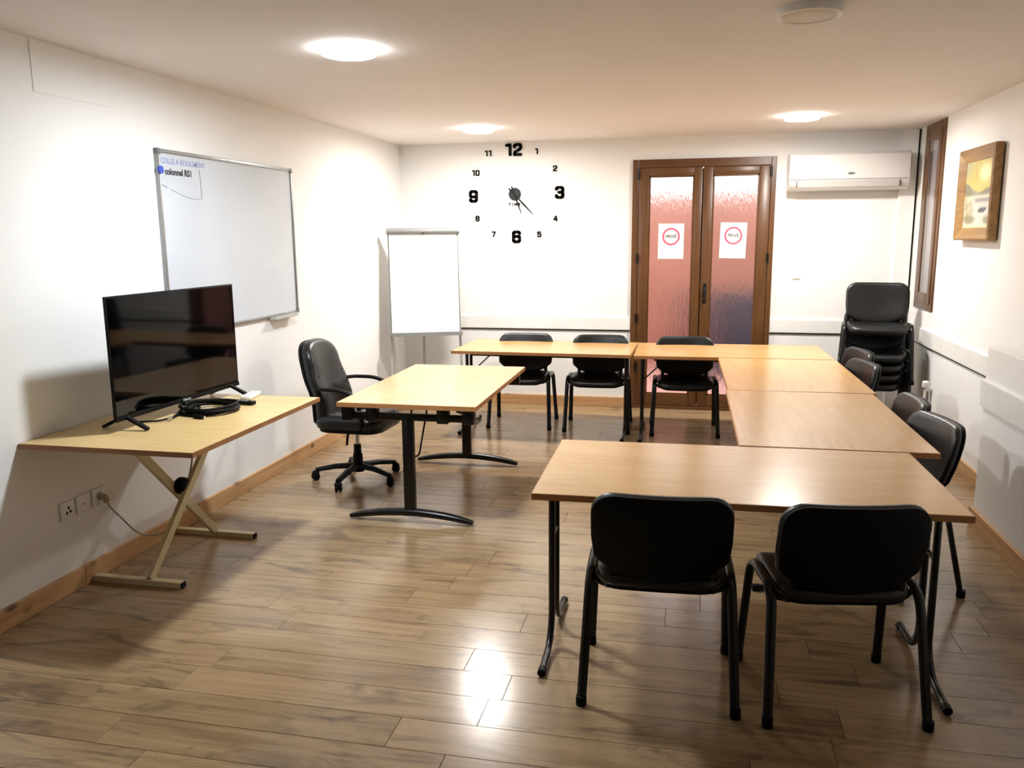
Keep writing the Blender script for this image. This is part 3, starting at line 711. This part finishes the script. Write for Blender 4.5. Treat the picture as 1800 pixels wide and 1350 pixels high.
# ------------------------------------------------------------------ notices taped to the glass
def notice(label, x, z, tilt):
    t = thing('notice', label, 'notice', (x, YB+.0115, z), 0, 'private notices'); t.rotation_euler = (0, tilt, 0)
    obj('sheet', B(-.121, .121, -.0012, 0, -.167, .167), 'paper', t)
    n = 40; bm = bmesh.new(); rg = []
    for rr in (.066, .083):
        rg.append([bm.verts.new((rr*math.cos(2*PI*j/n), -.0016, .044+rr*math.sin(2*PI*j/n))) for j in range(n)])
    for j in range(n): bm.faces.new((rg[0][j], rg[0][(j+1) % n], rg[1][(j+1) % n], rg[1][j]))
    obj('red_ring', bm, 'red', t)
    o = obj('lettering', text_mesh('PRIVÉ', .042, .0002, .0009), 'ink', t); o.location = (0, -.0017, .044); o.rotation_euler = ON_BACK
    for sx in (-1, 1):
        for sz in (-1, 1): obj('tape', bar((sx*.105, -.0016, sz*.155), (sx*.132, -.0016, sz*.175), .0006, .02, up=(0, 1, 0)), 'paper', t)
notice('paper notice with a red ring taped to the left door pane', -.237, 1.64, 0)
notice('paper notice with a red ring taped to the right door pane', .342, 1.645, R(1.2))

# ------------------------------------------------------------------ air conditioner
ac = thing('air_conditioner', 'white split air conditioner on the back wall above the chair stack', 'air conditioner', (0, 0, 0), 0)
AX0, AX1 = .80, 1.815
def profile(pts, x0, x1, bev=0):
    bm = bmesh.new(); a = [bm.verts.new((x0, y, z)) for y, z in pts]; b = [bm.verts.new((x1, y, z)) for y, z in pts]; n = len(pts)
    bm.faces.new(a); bm.faces.new(b[::-1])
    for j in range(n): bm.faces.new((a[j], a[(j+1) % n], b[(j+1) % n], b[j]))
    if bev: bmesh.ops.bevel(bm, geom=list(a[0].link_edges)*0+[e for e in bm.edges if all(v in a for v in e.verts) or all(v in b for v in e.verts)], offset=bev, segments=3, profile=.5, affect='EDGES')
    return bm
obj('body', profile([(8.222, 2.085), (8.13, 2.085), (8.075, 2.11), (8.048, 2.155), (8.04, 2.30), (8.046, 2.385), (8.075, 2.412), (8.222, 2.412)], AX0, AX1, .012), 'ac_white', ac, smooth=40)
pn = obj('front_panel', profile([(8.044, 2.18), (8.034, 2.18), (8.029, 2.30), (8.036, 2.388), (8.06, 2.408), (8.062, 2.40), (8.044, 2.38)], AX0+.012, AX1-.012, .002), 'ac_white', ac, smooth=40)
obj('badge', lathe([(0, 0), (.026, 0), (.026, .003), (0, .004)], 24), 'grey_plastic', pn, smooth=40, loc=(1.322, 8.034, 2.225), rot=(PI/2, 0, 0)).scale = (1.2, .45, 1)
obj('vent_flap', profile([(8.06, 2.12), (8.052, 2.112), (8.04, 2.165), (8.046, 2.168)], AX0+.07, AX1-.09), 'ac_flap', ac)
for x in (AX0+.066, AX1-.089): obj('flap_gap', B(x, x+.004, 8.038, 8.07, 2.11, 2.168), 'dark_hole', ac)
obj('mounting_plate', B(AX0+.05, 1.7, 8.222, YB, 2.12, 2.38), 'light_grey', ac)

# ------------------------------------------------------------------ small fittings
sw = thing('light_switch', 'small white switch on the back wall right of the glazed door', 'switch', (.93, YB, 1.32), 0)
obj('plate', B(-.037, .037, -.01, 0, -.037, .037, bev=.003), 'white_plastic', sw, smooth=40)
obj('rocker', B(-.025, .025, -.014, -.01, -.025, .025, bev=.002), 'white_plastic', sw)
bs = thing('wall_socket', 'white wall socket low on the back wall beneath the clock', 'socket', (-1.637, YB, .382), 0)
obj('plate', B(-.037, .037, -.012, 0, -.045, .045, bev=.003), 'white_plastic', bs, smooth=40)
obj('recess', lathe([(0, 0), (.02, 0), (.02, .002), (0, .001)], 18), 'grey_plastic', bs, loc=(0, -.0115, .01), rot=(PI/2, 0, 0))
vv = thing('radiator_valve', 'white pipe valve low on the right wall beside the chair stack', 'valve', (XR-.02, 7.28, .445), 0)
obj('body', T([(.02, 0, 0), (-.035, 0, 0)], .022, .022, 14), 'white_plastic', vv, smooth=40)
obj('knob', lathe([(0, 0), (.024, 0), (.028, .01), (.026, .045), (.015, .055), (0, .056)], 18, off=(-.03, 0, .012)), 'white_plastic', vv, smooth=40)
obj('pipe', T([(-.03, 0, 0), (-.03, 0, -.08)], .011, .011, 12), 'white_plastic', vv, smooth=40)
cr = cable('corner_cable', [(1.911, YB-.008, ZC-.005), (1.911, YB-.008, 1.6), (1.911, YB-.008, .92), (1.911, YB-.008, .04)], .007, 'black_plastic', 'black cable running down the back right corner of the room', sub=3)
for nm, pts, lb in (('rail_gap_strip', [(XL+.03, YB-.008, .771), (DX0-.01, YB-.008, .771)], 'thin dark gap strip under the wall rail left of the door'), ('rail_gap_strip', [(DX1+.01, YB-.008, .771), (1.75, YB-.008, .771)], 'thin dark gap strip under the wall rail right of the door'), ('rail_gap_strip', [(XR-.008, 5.26, .761), (XR-.008, YB-.07, .761)], 'thin dark gap strip under the wall rail on the right wall')):
    cable(nm, pts, .0065, 'subfloor', lb, sub=2)  # thin dark strip added for the dark gap line beneath each rail

# ------------------------------------------------------------------ framed painting
pa = thing('painting', 'gilt framed landscape painting with a yellow sky on the right wall', 'painting', (XR, 6.43, 1.965), 0)
HW, HH, FW = .375, .315, .088
def frame_bar(a, b, inn):
    # mitred bar with a raised outer lip: a, b outer corners, inn towards the centre
    bm = bmesh.new(); a, b = Vector(a), Vector(b); t = (b-a).normalized(); q = Vector(inn); rows = []
    for d_, x_ in ((0, -.012), (0, -.062), (.015, -.07), (.035, -.058), (FW*.75, -.046), (FW, -.036), (FW, -.012)):
        rows.append([bm.verts.new(Vector((x_, 0, 0))+p+q*d_+t*d_*s) for p, s in ((a, 1), (b, -1))])
    n = len(rows)
    for i in range(n): bm.faces.new((rows[i][0], rows[i][1], rows[(i+1) % n][1], rows[(i+1) % n][0]))
    bm.faces.new([r_[0] for r_ in rows]); bm.faces.new([r_[1] for r_ in rows][::-1]); return bm
c4 = [(0, HW, HH), (0, -HW, HH), (0, -HW, -HH), (0, HW, -HH)]
for i, q in enumerate(((0, 0, -1), (0, 1, 0), (0, 0, 1), (0, -1, 0))): obj('frame_bar', frame_bar(c4[i], c4[(i+1) % 4], q), 'gold', pa, smooth=35)
obj('backing', B(-.012, 0, -HW+.03, HW-.03, -HH+.03, HH-.03), 'black_plastic', pa)
def paint(a, b):
    """landscape: a left to right, b bottom to top, both 0..1"""
    def sm(e0, e1, x): t_ = max(0, min(1, (x-e0)/(e1-e0))); return t_*t_*(3-2*t_)
    def mixc(p, q, k): return tuple(x*(1-k)+y*k for x, y in zip(p, q))
    nz = math.sin(a*37+b*11)*.5+math.sin(a*17-b*43+1)*.5; n2 = math.sin(a*71+b*59)*math.sin(a*43-b*83)
    sky = mixc((168, 156, 92), (215, 192, 96), .5+.5*nz*.4)
    sky = mixc(sky, (165, 168, 150), sm(.45, .0, a)*sm(.6, .95, b)*.8)
    d = math.hypot((a-.72)/.3, (b-.80)/.2); sky = mixc((250, 240, 190), sky, sm(.2, 1.1, d))
    c = mixc(sky, (214, 200, 120), sm(.75, .62, b)*.6)
    hill = .55+.12*sm(.35, 0, a)+.03*math.sin(a*9); c = mixc((128, 126, 104), c, sm(hill-.02, hill+.02, b))
    mt = .54+.05*math.sin(a*5+1); c = mixc((150, 150, 140), c, max(sm(mt-.02, mt+.03, b), sm(.4, .2, a)))
    if b < .5: c = mixc((226, 216, 190), c, sm(.46, .5, b))
    if b < .46: c = mixc((146, 142, 138), (226, 216, 190), max(sm(.42, .46, b), sm(.5, .3, a)))
    if b < .40: c = mixc(c, (205, 200, 190), sm(.41, .36, b))
    g_ = sm(.55, .2, math.hypot((a-.12)/.6, (b-.28)/.5)); c = mixc(c, (150, 138, 92), g_*(.55+.4*nz) if b < .47 else 0)
    g_ = sm(1, .4, math.hypot((a-.25)/.28, (b-.13)/.09)); c = mixc(c, (104, 104, 62), g_*(.7+.3*n2))
    g_ = sm(1, .4, math.hypot((a-.9)/.2, (b-.12)/.08)); c = mixc(c, (116, 110, 66), g_*(.7+.3*n2))
    bt = math.hypot((a-.70)/.15, (b-.27-.12*(a-.7))/.045)
    if bt < 1: c = (58, 62, 74) if b < .285-.03*(a-.68) else (120, 150, 165)
    if b < .06: c = mixc((222, 206, 160), c, sm(.03, .06, b))
    k = 1+.09*n2+.05*math.sin(a*131+b*17)*math.sin(b*151-a*29); return tuple(min(255, max(0, v*k)) for v in c)
bm = bmesh.new(); NX, NZ = 60, 50; IW, IH = HW-FW+.004, HH-FW+.004; gv = []; cl_ = bm.loops.layers.color.new('paint')
for j in range(NZ+1): gv.append([bm.verts.new((-.034, IW-2*IW*i/NX, -IH+2*IH*j/NZ)) for i in range(NX+1)])
for j in range(NZ):
    for i in range(NX):
        fc_ = bm.faces.new((gv[j][i], gv[j][i+1], gv[j+1][i+1], gv[j+1][i]))
        for lp, (di, dj) in zip(fc_.loops, ((0, 0), (1, 0), (1, 1), (0, 1))): lp[cl_] = tuple(v/255 for v in paint((i+di)/NX, (j+dj)/NZ))+(1,)
t = NT('oil paint').set(rough=.35); at = t.n('ShaderNodeVertexColor', layer_name='paint')
t.l(at.outputs[0], t.b.inputs['Base Color']); t.bump(t.noise(coord(t), 60, 5), .35, .004)
obj('canvas', bm, t.m, pa)
